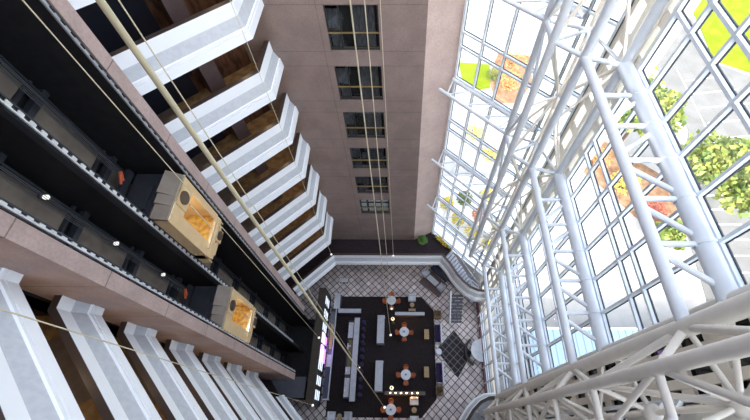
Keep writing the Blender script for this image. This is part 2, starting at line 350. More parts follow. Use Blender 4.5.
# hotel corridor floors, walls, doors and parapets of the two angled wings
def wing(side):
    far = side == 'far'; f = (lambda pts: pts) if far else (lambda pts: [my(p) for p in pts])
    sl = f([(-10.3, 9.3), (-10.3, 9.7), (-6.34, 13.66), (-6.34, 15.8), (-13.4, 15.8), (-13.4, 9.3)])
    ks = range(-1, 7) if far else range(0, 7)
    wl = f([(-13.4, 9.9), (-7.55, 15.8), (-7.9, 15.8), (-13.4, 10.3)])
    struct('wall_corridor_%s' % side, MB().prism(wl, 4.4, 34), 'corr_wall')
    # stone piers standing against the corridor wall, one per bay
    for q, u in ((1, .52),):
        x, y = -13.4 + 5.85 * (u + .18), 9.9 + 5.85 * (u + .18)
        pp = f([(x, y), (x + .55, y - .55), (x + 1.05, y - .05), (x + .5, y + .5)])
        tag(MB().prism(pp, 4.4, 34).build('stone_pier', 'pier'), 'mauve stone pier against the corridor wall of the %s' % ('upper left wing' if far else 'lower left wing'), 'pier', None)
    for i, k in enumerate(ks):
        fl = 26.28 - 3 * k
        struct('floor_corridor_%s_%d' % (side, i + 1), MB().prism(sl, fl - .22, fl), 'corridor')
        # grey carpet band at the lift end
        gpt = f([(-10.2, 9.95), (-8.4, 11.75), (-10.6, 13.4 - .75), (-12.3, 10.95)])
        struct('floor_lift_lobby_%s_%d' % (side, i + 1), MB().prism(gpt, fl, fl + .012), 'corr_grey')
        for j, u in enumerate((.32,)):
            x, y = -13.4 + 5.85 * u, 9.9 + 5.85 * u
            dp = f([(x, y), (x + 1.95, y + 1.95), (x + 1.98, y + 1.92), (x + .03, y - .03)])
            d = struct('door_%s_%d' % (side, i + 1), MB().prism(dp, fl + .012, fl + 2.15), 'door')
        nm = ORD[i]
        parapet('balcony_parapet', ('white balcony parapet of the upper left wing, %s in view' if far else 'white balcony parapet of the lower left wing, %s in view') % nm,
                farp if far else nearp, 27.46 - 3 * k, 'balcony parapets of the %s' % ('upper left wing' if far else 'lower left wing'))
        for q, e in (((-9.9, 11.7), 3 if far else 16), ((-7.3, 14.3), 11 if far else 14)):
            l = bpy.data.lights.new('corridor_light', 'POINT'); l.energy = e; l.color = (1, .74, .45); l.shadow_soft_size = .2
            lo = bpy.data.objects.new('corridor_light', l); COL.objects.link(lo); p = f([q])[0]; lo.location = (p[0], p[1], fl + 2.3)
wing('far'); wing('near')
# ---------------------------------------------------------------- lift shaft
struct('wall_lift_shaft', MB().box(-11.3, -11.0, 3.2, 9.6, -.3, 40).box(-13.4, -11.0, 3.2, 3.4, 4.4, 40).box(-13.4, -11.0, 9.4, 9.6, 4.4, 40), 'black')
for (y0, y1, lb) in ((8.82, 9.3, 'between lift shaft and the upper left balconies'), (3.5, 3.98, 'between lift shaft and the lower left balconies')):
    tag(MB().box(-11.0, -8.4, y0, y1, 4.4, 40).build('stone_pillar', 'pillar'), 'tall pink granite pillar ' + lb, 'pillar')
struct('wall_shaft_side', MB().box(-11, -8.5, 8.72, 8.815, -.3, 40), 'black')
div = thing('shaft_divider', 'black steel divider column between the two lift bays', 'column', (-9.15, 6.4, 0))
sub(MB().box(-.12, .12, -.12, .12, 0, 40), 'column', 'shaft_steel', div)
sub(MB().box(-1.84, -.12, -.04, .04, 0, 40), 'screen', 'black', div)
def toothed(x, y, z0, z1, lb, dy=.07, m='rail', bright=True):
    t = thing('toothed_rail', lb, 'rail', (x, y, z0)); H = z1 - z0
    sub(MB().box(-.03, .02, -dy, -dy + .045, 0, H), 'rail_strip', m, t)
    sub(MB().box(-.03, .02, dy - .045, dy, 0, H), 'rail_strip', 'shaft_steel', t)
    tb = MB(); z = .1
    while z < H: tb.box(-.02, .015, -dy + .045, dy - .045, z, z + .16); z += .32
    o = sub(tb, 'rung', m, t); o['kind'] = 'stuff'
toothed(-8.38, 8.66, 4.4, 36, 'grey toothed guide rail on the upper pillar of the lift shaft', m='rail_mid')
toothed(-8.43, 4.14, 4.4, 36, 'bright toothed guide rail on the lower pillar of the lift shaft')
toothed(-8.95, 6.4, 4.4, 36, 'bright toothed guide rail down the middle of the lift shaft', dy=.09)
def shaft_bay(yc, lb):
    t = thing('shaft_boarding', 'brown boarded backing with frames in the %s lift bay' % lb, 'panelling', (-10.95, yc, 0))
    b = MB(); z = 1.0
    while z < 34:
        b.box(-.02, .10, -.95, -.12, z, z + 2.35).box(-.02, .10, .12, .95, z, z + 2.35); z += 3
    sub(b, 'board', 'shaft_panel', t)
    b = MB(); z = .2
    while z < 36:
        b.box(.1, .34, -1.15, 1.15, z + .25, z + .45).box(.1, .22, -1.15, 1.15, z + .7, z + .78); z += 3
    b.box(.1, .25, -.1, .1, 0, 36)
    sub(b, 'bracket_beam', 'shaft_steel', t)
    for y in (-.75, .8):
        sub(MB().box(.42, .5, y - .03, y + .03, 0, 38).box(.34, .42, y - .08, y + .08, 0, 38), 'guide_rail', 'shaft_steel', t)
shaft_bay(7.6, 'upper'); shaft_bay(5.2, 'lower')
for k in range(5):
    z = 26.2 - 3 * k
    for q, y in enumerate((4.72,)):
        o = thing('shaft_lamp', 'small round white lamp on the wall of the lower lift bay, %s' % ORD[k], 'lamp', (-10.45, y + 1.15, z), 0, 'small lamps inside the lift shaft')
        sub(MB().tube((0, 0, 0), (.1, 0, 0), .07), 'lens', 'bulb_w', o); sub(MB().box(-.1, 0, -.09, .09, -.09, .09), 'housing', 'shaft_steel', o)
def lift(y0, ztop, label, first=None):
    """glass fronted car: origin at floor centre of its front; 2 m wide, 4.05 m tall"""
    t = thing('lift_car', label, 'lift', (-8.4, y0, ztop - 4.05))
    W = 1.0; Z = 4.05
    b = MB().box(-.1, 0, -W, -.42, .9, 3.85).box(-.1, 0, .75, W, .9, 3.85).box(-.1, 0, -.42, .75, 3.1, 3.85).box(-.1, 0, -.42, .75, .9, 1.0)
    sub(b, 'front_panel', 'gold', t)
    sub(MB().box(-1.75, -.1, -W, -W + .05, 0.1, 3.85).box(-1.75, -.1, W - .05, W, 0.1, 3.85).box(-1.78, -1.72, -W, W, .1, 3.85), 'side_wall', 'gold', t)
    # stepped skirt below the window
    s_ = MB().box(-1.2, .03, -W, W * .93, .55, .9).box(-1.2, -.04, -W * .9, W * .75, .25, .55).box(-1.2, -.12, -W * .6, W * .6, 0, .25)
    sub(s_, 'stepped_skirt', 'gold', t)
    sub(MB().box(0, .1, -.72, .62, .98, 1.06).box(0.02, .1, -.35, .62, .66, .73), 'brass_trim', 'gold_bright', t)
    sub(MB().box(-.02, .05, -W, W, 3.83, 3.9), 'roof_trim', 'gold_bright', t)
    # surround and bronze roundels
    for z, r_ in ((3.5, .27), (.42, .22)):
        pl = sub(MB().rbox(0.0, .05, -.42 + .2, .42 + .2, z - .38, z + .38, .01) if z > 1 else MB().rbox(0.0, .06, -.1, .5, z - .25, z + .25, .01), 'roundel_plate', 'gold', t)
        sub(MB().tube((0.04, .2, z), (.1, .2, z), r_, 24), 'roundel', 'bronze', pl, 'dark bronze roundel')
    gp = sub(MB().box(-.06, -.04, -.42, .75, 1.0, 3.1), 'window', 'glass', t)
    sub(MB().box(-.05, .0, .22, .27, 1.0, 3.1), 'glazing_bar', 'gold_bright', gp)
    sub(MB().box(-1.7, -.12, -.94, .94, .85, .95), 'cabin_floor', 'lift_in', t, 'yellow cabin floor')
    sub(MB().box(-1.72, -1.66, -.94, .94, .95, 3.2), 'cabin_wall', 'lift_wall', t)
    sub(MB().box(-1.0, -.3, -.5, .6, 3.1, 3.12), 'ceiling_lamp', 'bulb_w', t)
    l = bpy.data.lights.new('cabin_light', 'POINT'); l.energy = 24; l.color = (1, .86, .6); l.shadow_soft_size = .2
    lo = bpy.data.objects.new('cabin_light', l); COL.objects.link(lo); lo.parent = t; lo.location = (-.7, 0, 2.7)
    # roof in three stepped bands sloping back to the shaft
    rb = MB()
    for i, (a, c, h) in enumerate(((1.0, .02, .30), (.02, -.40, .22), (-.40, -1.0, .14))):
        vs = [(-.02, c, 3.88), (-.02, a, 3.88), (-.55, a, 3.88 + h), (-.55, c, 3.88 + h), (-.68, a - .05 * i, 3.84 + h * .5), (-.68, c, 3.84 + h * .5),
              (-.02, c, 3.8), (-.02, a, 3.8), (-.68, a - .05 * i, 3.8), (-.68, c, 3.8)]
        rb.add(vs, [(0, 1, 2, 3), (3, 2, 4, 5), (6, 7, 1, 0), (8, 9, 5, 4), (7, 8, 4, 2, 1), (9, 6, 0, 3, 5), (6, 9, 8, 7)])
    sub(rb, 'roof', 'car_roof', t)
    sub(MB().box(-1.82, -.66, -W - .03, W + .03, 3.7, 3.88).box(-1.6, -.9, -.6, .5, 3.84, 3.98), 'rear_deck', 'shaft_steel', t)
    sl = sub(MB().box(-1.98, -1.84, -.97, .97, 3.95, 4.25).box(-1.98, -1.9, -.97, -.9, 0, 4.2).box(-1.98, -1.9, .9, .97, 0, 4.2), 'sling_beam', 'shaft_steel', t)
    sub(MB().tube((-1.9, .45, 4.26), (-1.85, .62, 4.55), .07).tube((-1.9, .3, 4.24), (-1.85, .5, 4.5), .05), 'rope_hitch', 'rust', sl, 'rust red rope hitch')
    cb = thing('hoist_ropes', 'bundle of thin steel hoist ropes above the %s lift car' % label.split()[0], 'rope', (-10.27, y0 + .55, ztop + .45))
    for i in range(5):
        sub(MB().tube((0, -.12 + .06 * i, 0), (0, -.12 + .06 * i, 37.5 - ztop), .009, 6), 'rope', 'rope', cb)
    return t
lift(7.50, 24.0, 'upper gold panelled glass lift car with bronze roundels, left of the photo')
lift(5.15, 18.1, 'lower gold panelled lift car, halfway down the shaft')
struct('wall_shaft_pit', MB().box(-10.9, -8.0, 2.4, 3.98, 0, 2.4), 'slate')
struct('floor_pit', MB().box(-11, -8.0, 3.98, 9.4, 0, .03), 'black')
# ---------------------------------------------------------------- glazing
LV = [27.4, 21.8, 16.1, 10.6]
def glass_wall(name, a, b, n, z0, z1, label, first=None, ztr=None):
    """a, b: plan end points; n mullion bays; pairs of transoms at every truss level"""
    A, B = Vector(a), Vector(b); d = (B - A).normalized(); nrm = Vector((-d.y, d.x)); Lg = (B - A).length
    pts = [0, *([Lg * i / n for i in range(1, n)] if first is None else first), Lg]
    fr_ = MB(); inw = nrm if nrm.dot(Vector((0, 6.4)) - A) > 0 else -nrm
    tr_z = ztr or [1.35, 2.1, 4.9, 6.95, 7.7, 12.55, 13.3, 18.15, 18.9, 23.75, 24.5, 29.35, 30.1, 34.8] + [l + .15 for l in LV]
    tr_ = MB(); gk = MB()
    def bar(mb, q, w_, o0, o1, za, zb):
        p = A + d * q; c = [p - d * w_ / 2 + inw * o0, p + d * w_ / 2 + inw * o0, p + d * w_ / 2 + inw * o1, p - d * w_ / 2 + inw * o1]
        mb.prism([(v.x, v.y) for v in c], za, zb)
    for q in pts:
        bar(fr_, q, .085, .015, .13, z0, z1); bar(gk, q, .125, -.03, .012, z0, z1)
    for z in tr_z:
        if z0 < z < z1:
            c = [A + inw * .015, B + inw * .015, B + inw * .12, A + inw * .12]
            tr_.prism([(v.x, v.y) for v in c], z - .045, z + .045)
            c = [A - inw * .03, B - inw * .03, B + inw * .012, A + inw * .012]
            gk.prism([(v.x, v.y) for v in c], z - .07, z + .07)
    o = struct(name, MB().add([(A.x, A.y, z0), (B.x, B.y, z0), (B.x, B.y, z1), (A.x, A.y, z1)], [(0, 1, 2, 3)]), 'glass', label)
    sub(fr_, 'mullion_frame', 'frame', o); sub(tr_, 'transom_frame', 'frame', o); sub(gk, 'gasket_lines', 'gasket', o)
    return o
# left face, right face, corner returns, near face
glass_wall('window_7', (2.78, 16.52), (6.45, 12.85), 4, 4.4, 40, 'full height glazing between the concrete wall and the far lattice tower', first=[1.24, 2.48, 3.72])
glass_wall('window_8', (7.25, 9.7), (7.25, 2.66), 5, 0, 40, 'full height glazing along the right side of the atrium', first=[.92, 2.15, 3.39, 4.62, 5.88])
glass_wall('window_9', (6.45, 12.85), (7.25, 12.05), 1, 0, 40, 'narrow corner glazing behind the far lattice tower')
glass_wall('window_10', (6.45, -.05), (7.25, .75), 1, 0, 40, 'narrow corner glazing behind the near lattice tower')
glass_wall('window_11', (2.78, -3.72), (6.45, -.05), 4, 4.4, 40, 'full height glazing of the near bay')
# ribbed cream corner piers standing at both ends of the right glazing
def pier(f, label, back='glass'):
    t = thing('corner_pier', label, 'pier', (7.3, f(10.9), 0))
    b = MB(); fy = lambda y: f(y) - f(10.9); sg = 1 if f(1) > f(0) else -1
    for (x0, x1, a, c) in ((0, .35, 9.76, 10.05), (0.02, .2, 10.35, 10.75), (0.02, .2, 11.05, 11.3), (0, .3, 11.75, 12.05)):
        ys = sorted((fy(a), fy(c))); b.box(x0, x1, ys[0], ys[1], 0, 40)
    sub(b, 'rib', 'steel_cream', t)
    z = .6
    ys = sorted((fy(10.05), fy(11.75)))
    while z < 39: sub(MB().box(.05, .16, ys[0], ys[1], z, z + .45), 'cross_band', 'steel_cream', t); z += 1.4
    sub(MB().box(.22, .26, ys[0], ys[1], 0, 40), 'pane', back, t)
    return t
pier(lambda y: y, 'cream ribbed corner pier behind the far lattice tower')
pier(lambda y: 12.36 - y, 'cream ribbed corner pier behind the near lattice tower', 'win_dark')
struct('trim_1', MB().box(7.15, 7.4, -.5, 13, 0, .35), 'skirting_red')
# ---------------------------------------------------------------- white steel space frame
def ringT(y): return y
def tower(T, label, ztop, rA, rB, lowz=10.6, near=False):
    """five vertical chords T1..T5 with lattice bracing between levels"""
    t = thing('lattice_tower', label, 'lattice tower', (T[4][0], T[4][1], lowz)); off = Vector((T[4][0], T[4][1], lowz))
    P = lambda i, z: Vector((T[i][0], T[i][1], z)) - off
    rads = (rA, rB, .13, .075, .15)
    for i in (0, 1, 2, 4):
        sub(MB().tube(P(i, lowz - .2), P(i, ztop), rads[i], 16), 'chord', 'steel_warm' if near else 'steel', t)
    sub(MB().tube(P(3, lowz), P(3, ztop), .075, 12), 'inner_chord', 'steel_cream', t)
    lv = [z for z in (LV[3], LV[2], LV[1], LV[0], 33.0, 38.6) if z <= ztop]
    stl = 'steel_warm' if near else 'steel'
    def mem(nm, p, q, r_, m=stl): sub(MB().tube(p, q, r_, 10), nm, m, t)
    for z in lv:
        for i, j in ((0, 1), (1, 2), (0, 4)): mem('strut', P(i, z), P(j, z), .085)
        for i in (0, 1, 2, 4): mem('radial_strut', P(i, z), P(3, z), .06)
    for a, b in zip(lv[:-1], lv[1:]):
        m = (a + b) / 2
        if near:
            mem('diagonal', P(0, a), P(1, m), .085); mem('diagonal', P(1, m), P(0, b), .085)
            mem('strut', P(1, m), P(2, m), .085); mem('diagonal', P(1, a), P(2, m), .07); mem('diagonal', P(2, m), P(1, b), .07)
            for i in (0, 1): mem('radial_strut', P(i, m), P(3, m), .065)
            mem('diagonal', P(1, m), P(3, b), .07); mem('diagonal', P(1, m), P(3, a), .07)
        else:
            for i, r_ in ((0, .055), (1, .065), (2, .06), (4, .06)):
                mem('diagonal', P(i, a), P(3, m), r_, 'steel_cream'); mem('diagonal', P(i, b), P(3, m), r_, 'steel_cream')
            for i in (0, 1): mem('radial_strut', P(i, m), P(3, m), .05, 'steel_cream')
            mem('diagonal', P(4, a), P(0, m), .05, 'steel_cream'); mem('diagonal', P(4, b), P(0, m), .05, 'steel_cream')
            mem('diagonal', P(2, a), P(1, m), .06); mem('diagonal', P(2, b), P(1, m), .06)
        for z in (a, m): sub(MB().ball(P(3, z), .17 if not near else .24, 12, 8), 'node_ball', stl, t)
    return t
TF = [(5.8, 10.55), (4.95, 11.38), (4.95, 12.55), (6.3, 12.0), (6.92, 10.15)]
TN = [(5.8, 1.93), (4.95, 1.14), (4.95, .02), (6.3, .5), (6.92, 2.5)]
tower(TF, 'white tubular lattice tower at the far corner of the glass walls', 38.6, .155, .15)
tower(TN, 'white tubular lattice tower at the lower right, nearest the camera', 38.6, .19, .15, near=True)
def right_ring(z, lb):
    t = thing('horizontal_truss', 'white horizontal tube truss along the right glazing, ' + lb, 'truss', (6.95, 6.4, z))
    y0, y1 = 10.15 - 6.4, 2.4 - 6.4
    sub(MB().tube((-1.15, TF[0][1] - 6.4, 0), (-1.15, TN[0][1] - 6.4, 0), .145, 16), 'inner_chord', 'steel', t)
    oc = MB().tube((0, y0, 0), (0, y1, 0), .225, 20)
    for y in (8.78, 7.55, 6.32, 5.1, 3.85): oc.tube((0, y - 6.4 - .04, 0), (0, y - 6.4 + .04, 0), .255, 20)
    sub(oc, 'outer_chord', 'steel', t)
    for y in (8.78, 7.55, 6.32, 5.1, 3.85):
        sub(MB().tube((-1.15, y - 6.4, 0), (0, y - 6.4, 0), .075), 'strut', 'steel', t)
    for a, b in ((7.75, 8.6), (6.55, 7.35), (6.1, 5.2), (4.9, 3.95), (3.65, 2.75)):
        sub(MB().tube((-1.15, a - 6.4, 0), (0, b - 6.4, 0), .075), 'diagonal', 'steel', t)
    br = MB()
    for y in (8.78, 7.55, 6.32, 5.1, 3.85): br.box(.15, .32, y - 6.45, y - 6.35, -.05, .05)
    sub(br, 'bracket', 'steel', t)
for z, lb in zip(LV, ('uppermost', 'second down', 'third down', 'lowest')): right_ring(z, lb)
def left_ring(z, lb, f, side):
    A, B = Vector((*f((1.85, 15.72)), z)), Vector((*f((4.95, 12.55)), z))
    A2, B2 = Vector((*f((2.62, 16.5)), z)), Vector((*f((6.3, 12.78)), z))
    t = thing('horizontal_truss', 'white horizontal tube truss %s, %s' % (side, lb), 'truss', A); o = A
    sub(MB().tube(A - o, B - o, .085, 14), 'inner_chord', 'steel', t)
    sub(MB().tube(A2 - o, B2 - o, .12, 14), 'outer_chord', 'steel', t)
    n = 4
    for i in range(n):
        p = A2.lerp(B2, (i + .02) / n); q = A2.lerp(B2, (i + 1) / n); m = A.lerp(B, (i + .5) / n)
        sub(MB().tube(p - o, m - o, .04, 8), 'diagonal', 'steel', t); sub(MB().tube(q - o, m - o, .04, 8), 'diagonal', 'steel', t)
for z, lb in zip(LV, ('uppermost', 'second down', 'third down', 'lowest')):
    left_ring(z, lb, lambda p: p, 'beside the concrete return wall')
left_ring(27.4, 'uppermost', my, 'of the near bay'); left_ring(21.8, 'second down', my, 'of the near bay')
left_ring(16.1, 'third down', my, 'of the near bay'); left_ring(10.6, 'lowest', my, 'of the near bay')
# ---------------------------------------------------------------- stairs beside the glass
def stair(f, label, low=True):
    t = thing('curved_stair', label, 'stair', (*f((5.2, 11.8)), 0)); o = Vector((*f((5.2, 11.8)), 0))
    def put(mb): return shift(mb, -o)
    # upper flight follows the curved parapet down to a landing
    n = 12
    for i in range(n):
        u = i / n; v = (i + .82) / n
        inn = [(3.5 + 1.75 * u + .5 * u * u, 13.55 - 2.4 * u), (3.5 + 1.75 * v + .5 * v * v, 13.55 - 2.4 * v)]
        out = [(4.45 + 2.2 * u, 14.75 - 2.75 * u), (4.45 + 2.2 * v, 14.75 - 2.75 * v)]
        z = 4.4 - .15 * (i + 1)
        sub(put(MB().prism([f(inn[0]), f(inn[1]), f(out[1]), f(out[0])], z - .12, z)), 'tread', 'grey_top', t)
    sub(put(MB().prism([f(p) for p in ((5.75, 11.1), (6.65, 12.0), (7.1, 11.6), (7.1, 10.4), (6.2, 10.45))], 2.5, 2.66)), 'landing', 'grey_top', t)
    sub(put(MB().prism([f(p) for p in ((3.6, 13.5), (4.2, 12.5), (5.3, 11.4), (6.3, 11.6), (6.5, 12.0), (4.5, 14.6))], 2.3, 2.45)), 'soffit_plate', 'darkbar', t)
    rl = MB()
    for i in range(12):
        u = i / 11; p = (4.45 + 2.2 * u, 14.75 - 2.75 * u); rl.tube((*f(p), 4.2 - 1.5 * u), (*f(p), 5.1 - 1.5 * u), .02, 6)
    rl.tube((*f((4.45, 14.75)), 5.1), (*f((6.65, 12.0)), 3.6), .03, 8)
    sub(put(rl), 'handrail', 'steel', t)
    # lower flight
    if not low: return
    for i in range(9):
        y = 11.3 - .24 * i; z = 2.2 - .24 * (i + 1)
        sub(put(MB().prism([f(p) for p in ((4.5, y), (5.6, y), (5.6, y - .22), (4.5, y - .22))], z - .06, z)), 'tread', 'slate', t)
    a, b = f((4.42, 11.4)), f((4.42, 9.1))
    sub(put(MB().beam((*a, 2.5), (*b, .35), .10, .45)), 'stringer', 'parapet', t)
stair(lambda p: p, 'curved stair with grey treads descending beside the far glass corner')
stair(my, 'curved stair at the near end, lower edge of the photo', False)
# ---------------------------------------------------------------- round tables with four tub chairs
def tub_chair():
    t = thing('tub_chair', 'x', 'chair', (0, 0, 0), 0, 'rust tub chairs at the round tables')
    sub(MB().lathe([(.20, .30), (.225, .33), (.225, .43), (.19, .46)], n=20), 'seat', 'orange', t)
    bk = MB(); n = 14; pr = [(.22, .40), (.24, .80), (.28, .80), (.27, .36)]
    vs = []
    for i in range(n + 1):
        a = R(20 + 140 * i / n)
        for r_, z in pr:
            zz = z - (.12 * abs(i / n - .5) * 2 if z > .5 else 0); vs.append((r_ * math.cos(a), r_ * math.sin(a), zz))
    fs = [(i * 4 + j, i * 4 + (j + 1) % 4, (i + 1) * 4 + (j + 1) % 4, (i + 1) * 4 + j) for i in range(n) for j in range(4)] + [(3, 2, 1, 0), (n * 4, n * 4 + 1, n * 4 + 2, n * 4 + 3)]
    sub(MB().add(vs, fs, True), 'backrest', 'orange', t)
    for x, y in ((-.15, -.15), (.15, -.15), (-.15, .15), (.15, .15)): sub(MB().tube((x, y, .31), (x * 1.2, y * 1.2, 0), .018, 8), 'leg', 'darkbar', t)
    return t
def round_table():
    t = thing('round_table', 'x', 'table', (0, 0, 0), 0, 'round pale tables with rust chairs')
    sub(MB().lathe([(.40, .72), (.44, .73), (.44, .755), (.42, .765)], n=36), 'tabletop', 'whitetop', t)
    sub(MB().tube((0, 0, .02), (0, 0, .72), .04), 'pedestal', 'darkbar', t)
    sub(MB().lathe([(.25, 0), (.25, .02), (.05, .05)], n=24), 'foot', 'darkbar', t)
    return t
c0, t0 = tub_chair(), round_table(); c0u = t0u = False
TB = [(-1.12, 11.1, 'in the row nearest the far wall', 'top'), (.12, 8.12, 'just below the uppermost console', 'second'),
      (.27, 4.42, 'just above the row of six bulbs', 'third'), (-.98, 1.68, 'at the bottom edge of the carpet', 'lowest')]
SD = ['on the far side', 'on the left side', 'on the near side', 'on the right side']
for (x, y, lb, od) in TB:
    L = 'small round pale table with four rust chairs, ' + lb
    if not t0u: t0.location = (x, y, .02); t0['label'] = L; t0u = True
    else: dup(t0, (x, y, .02), 0, L)
    for q in range(4):
        a = R(90 + 90 * q); lx, ly = x + .60 * math.cos(a), y + .60 * math.sin(a)
        L = 'rust tub chair %s of the %s round table' % (SD[q], od if od != 'top' else 'topmost'); rz = a - R(90)
        if not c0u: c0.location = (lx, ly, .02); c0.rotation_euler = (0, 0, rz); c0['label'] = L; c0u = True
        else: dup(c0, (lx, ly, .02), rz, L)
    if od != 'top':
        v = thing('blue_vase', 'small blue glass centrepiece on the %s round table' % od, 'centrepiece', (x, y, .785), 0, 'blue centrepieces')
        sub(MB().lathe([(.03, 0), (.06, .05), (.03, .12), (.045, .15)], n=14), 'vase', 'blue_mark', v)
        lf = MB()
        for k in range(7):
            a = R(51 * k); lf.add([(0, 0, .12), (.05 * math.cos(a - .4), .05 * math.sin(a - .4), .2), (.13 * math.cos(a), .13 * math.sin(a), .2), (.05 * math.cos(a + .4), .05 * math.sin(a + .4), .21)], [(0, 1, 2, 3)])
        sub(lf, 'leaves', 'blue_mark', v)
# long communal tables
for (x0, x1, y0, y1, lb) in ((-2.38, -1.72, 7.05, 9.6, 'upper'), (-2.40, -1.74, 3.05, 5.55, 'lower')):
    cx, cy = (x0 + x1) / 2, (y0 + y1) / 2; a, b = (x1 - x0) / 2, (y1 - y0) / 2
    t = thing('communal_table', 'long narrow pale grey communal table, the %s of the two' % lb, 'table', (cx, cy, .02), 0, 'long communal tables')
    sub(MB().rbox(-a, a, -b, b, .86, .92, .015), 'tabletop', 'grey_top', t)
    sub(MB().box(-a, a, -b, -b + .06, 0, .86), 'end_panel', 'grey_top', t); sub(MB().box(-a, a, b - .06, b, 0, .86), 'end_panel', 'grey_top', t)
    sub(MB().box(-.03, .03, -b + .06, b - .06, .1, .7), 'spine_panel', 'darkbar', t)
# two consoles, the lower with a row of bulbs, each with a table lamp at its left end
for (x0, x1, y, lb, nb, lx) in ((-.72, 2.0, 9.72, 'upper', 0, -.95), (-1.5, 1.9, 2.92, 'lower', 6, -.93)):
    t = thing('console', ('low partition console with a pale top, upper of the two' if not nb else 'low dark partition console with six glowing bulbs in a row'), 'console', ((x0 + x1) / 2, y, .02))
    h = (x1 - x0) / 2
    sub(MB().rbox(-h, h, -.12, .12, 0, 1.05, .02), 'body', 'cap', t)
    sub(MB().box(-h - .02, h + .02, -.15, .15, 1.05, 1.09), 'top', 'grey_top' if not nb else 'cap', t)
    for k in range(6):
        bx = -h + .45 + (2 * h - 1.1) * k / 5
        if nb: sub(MB().ball((bx, 0, 1.15), .055, 12, 8), 'bulb', 'bulb', t)
        if k % 2 == 0 or nb:
            l = bpy.data.lights.new('console_light', 'POINT'); l.energy = 2.2; l.color = (1, .55, .22); l.shadow_soft_size = .05
            lo = bpy.data.objects.new('console_light', l); COL.objects.link(lo); lo.parent = t; lo.location = (bx, -.3 if nb else -.35, .9 if nb else .8)
    yy = 9.15 if not nb else 3.3
    lm = thing('globe_lamp', 'glowing %s globe lamp near the left end of the %s console' % ('cream' if not nb else 'white', lb), 'lamp', (lx, yy, .02))
    sub(MB().lathe([(.14, 0), (.14, .02), (.02, .04), (.02, 1.15), (.05, 1.2)], n=16), 'stand', 'brass', lm)
    sub(MB().ball((0, 0, 1.32), .16, 18, 12), 'globe', 'bulb', lm)
    sub(MB().lathe([(.08, 1.47), (.09, 1.5), (.03, 1.52)], n=16), 'cap', 'brass', lm)
M['globe'] = mat('lamp globe', (1, .85, .6), .4, emit=(1, .72, .42), es=.9)
for o in bpy.data.objects:
    if o.name.startswith('globe') and o.type == 'MESH': o.data.materials[0] = M['globe']
# armchairs
def armchair(name, m):
    t = thing(name, 'x', 'armchair')
    sub(MB().rbox(-.26, .26, -.30, .2, .14, .44, .04), 'seat', m, t)
    sub(MB().rbox(-.36, .36, .18, .34, .12, .80, .05), 'backrest', m, t)
    for s_ in (-1, 1): sub(MB().rbox(*sorted((s_ * .26, s_ * .36)), -.30, .2, .12, .6, .03), 'armrest', m, t)
    for x, y in ((-.3, -.25), (.3, -.25), (-.3, .28), (.3, .28)): sub(MB().tube((x, y, 0), (x, y, .14), .02, 8), 'leg', 'darkbar', t)
    return t
ac = armchair('armchair', 'white_fab'); used = False
for x, y, rz, lb in ((.86, 11.45, 0, 'at the top of the carpet, right of the topmost round table'), (.98, 2.35, 0, 'below the right end of the bulb console'), (.98, .95, 180, 'at the lower edge of the carpet facing its twin'),
                     (-5.95, 1.15, 90, 'left of the pair at the bottom left carpet corner'), (-4.6, 1.15, -90, 'right of the pair at the bottom left carpet corner'),
                     (2.25, 14.1, 45, 'under the mezzanine, upper one beside the coffee table'), (3.75, 12.6, -135, 'under the mezzanine, lower one beside the coffee table')):
    L = 'white leather armchair ' + lb
    z = .02 if y < 12 and not (y < 1.1) else 0
    z = .0 if (x, y) in ((.98, .95), (2.25, 14.1), (3.75, 12.6)) else .02
    if not used: ac.location = (x, y, z); ac.rotation_euler = (0, 0, R(rz)); ac['label'] = L; ac['group'] = 'white armchairs'; used = True
    else: dup(ac, (x, y, z), R(rz), L, 'white armchairs')
for x, y, lb in ((.87, 10.75, 'below the topmost white armchair'), (.98, 1.68, 'between two white armchairs under the bulb console'), (-5.28, 1.15, 'between the white armchairs at bottom left')):
    t = thing('side_table', 'small round gold side table ' + lb, 'side table', (x, y, .02), 0, 'gold side tables')
    sub(MB().lathe([(.2, .48), (.22, .5), (.22, .52)], n=24), 'tabletop', 'wood_lt', t); sub(MB().lathe([(.14, 0), (.14, .02), (.03, .05), (.03, .48)], n=16), 'pedestal', 'brass', t)
t = thing('bench', 'short pale wooden bench above the upper console', 'bench', (.87, 10.28, .02))
sub(MB().rbox(-.33, .33, -.12, .12, .38, .44, .01), 'seat', 'wood_lt', t)
for s_ in (-1, 1): sub(MB().box(*sorted((s_ * .26, s_ * .3)), -.1, .1, 0, .38), 'leg', 'wood_lt', t)
for x, y, lb in ((2.2, 7.98, 'upper, left of the upper purple sofa'), (2.1, 4.7, 'lower, left of the lower purple sofa')):
    t = thing('wooden_side_table', 'rectangular oak side table, ' + lb, 'side table', (x, y, .02), 0, 'oak side tables')
    sub(MB().rbox(-.22, .22, -.45, .45, .40, .46, .01), 'tabletop', 'wood_lt', t)
    sub(MB().box(-.2, .2, -.43, .43, 0, .40), 'body', 'wood', t)
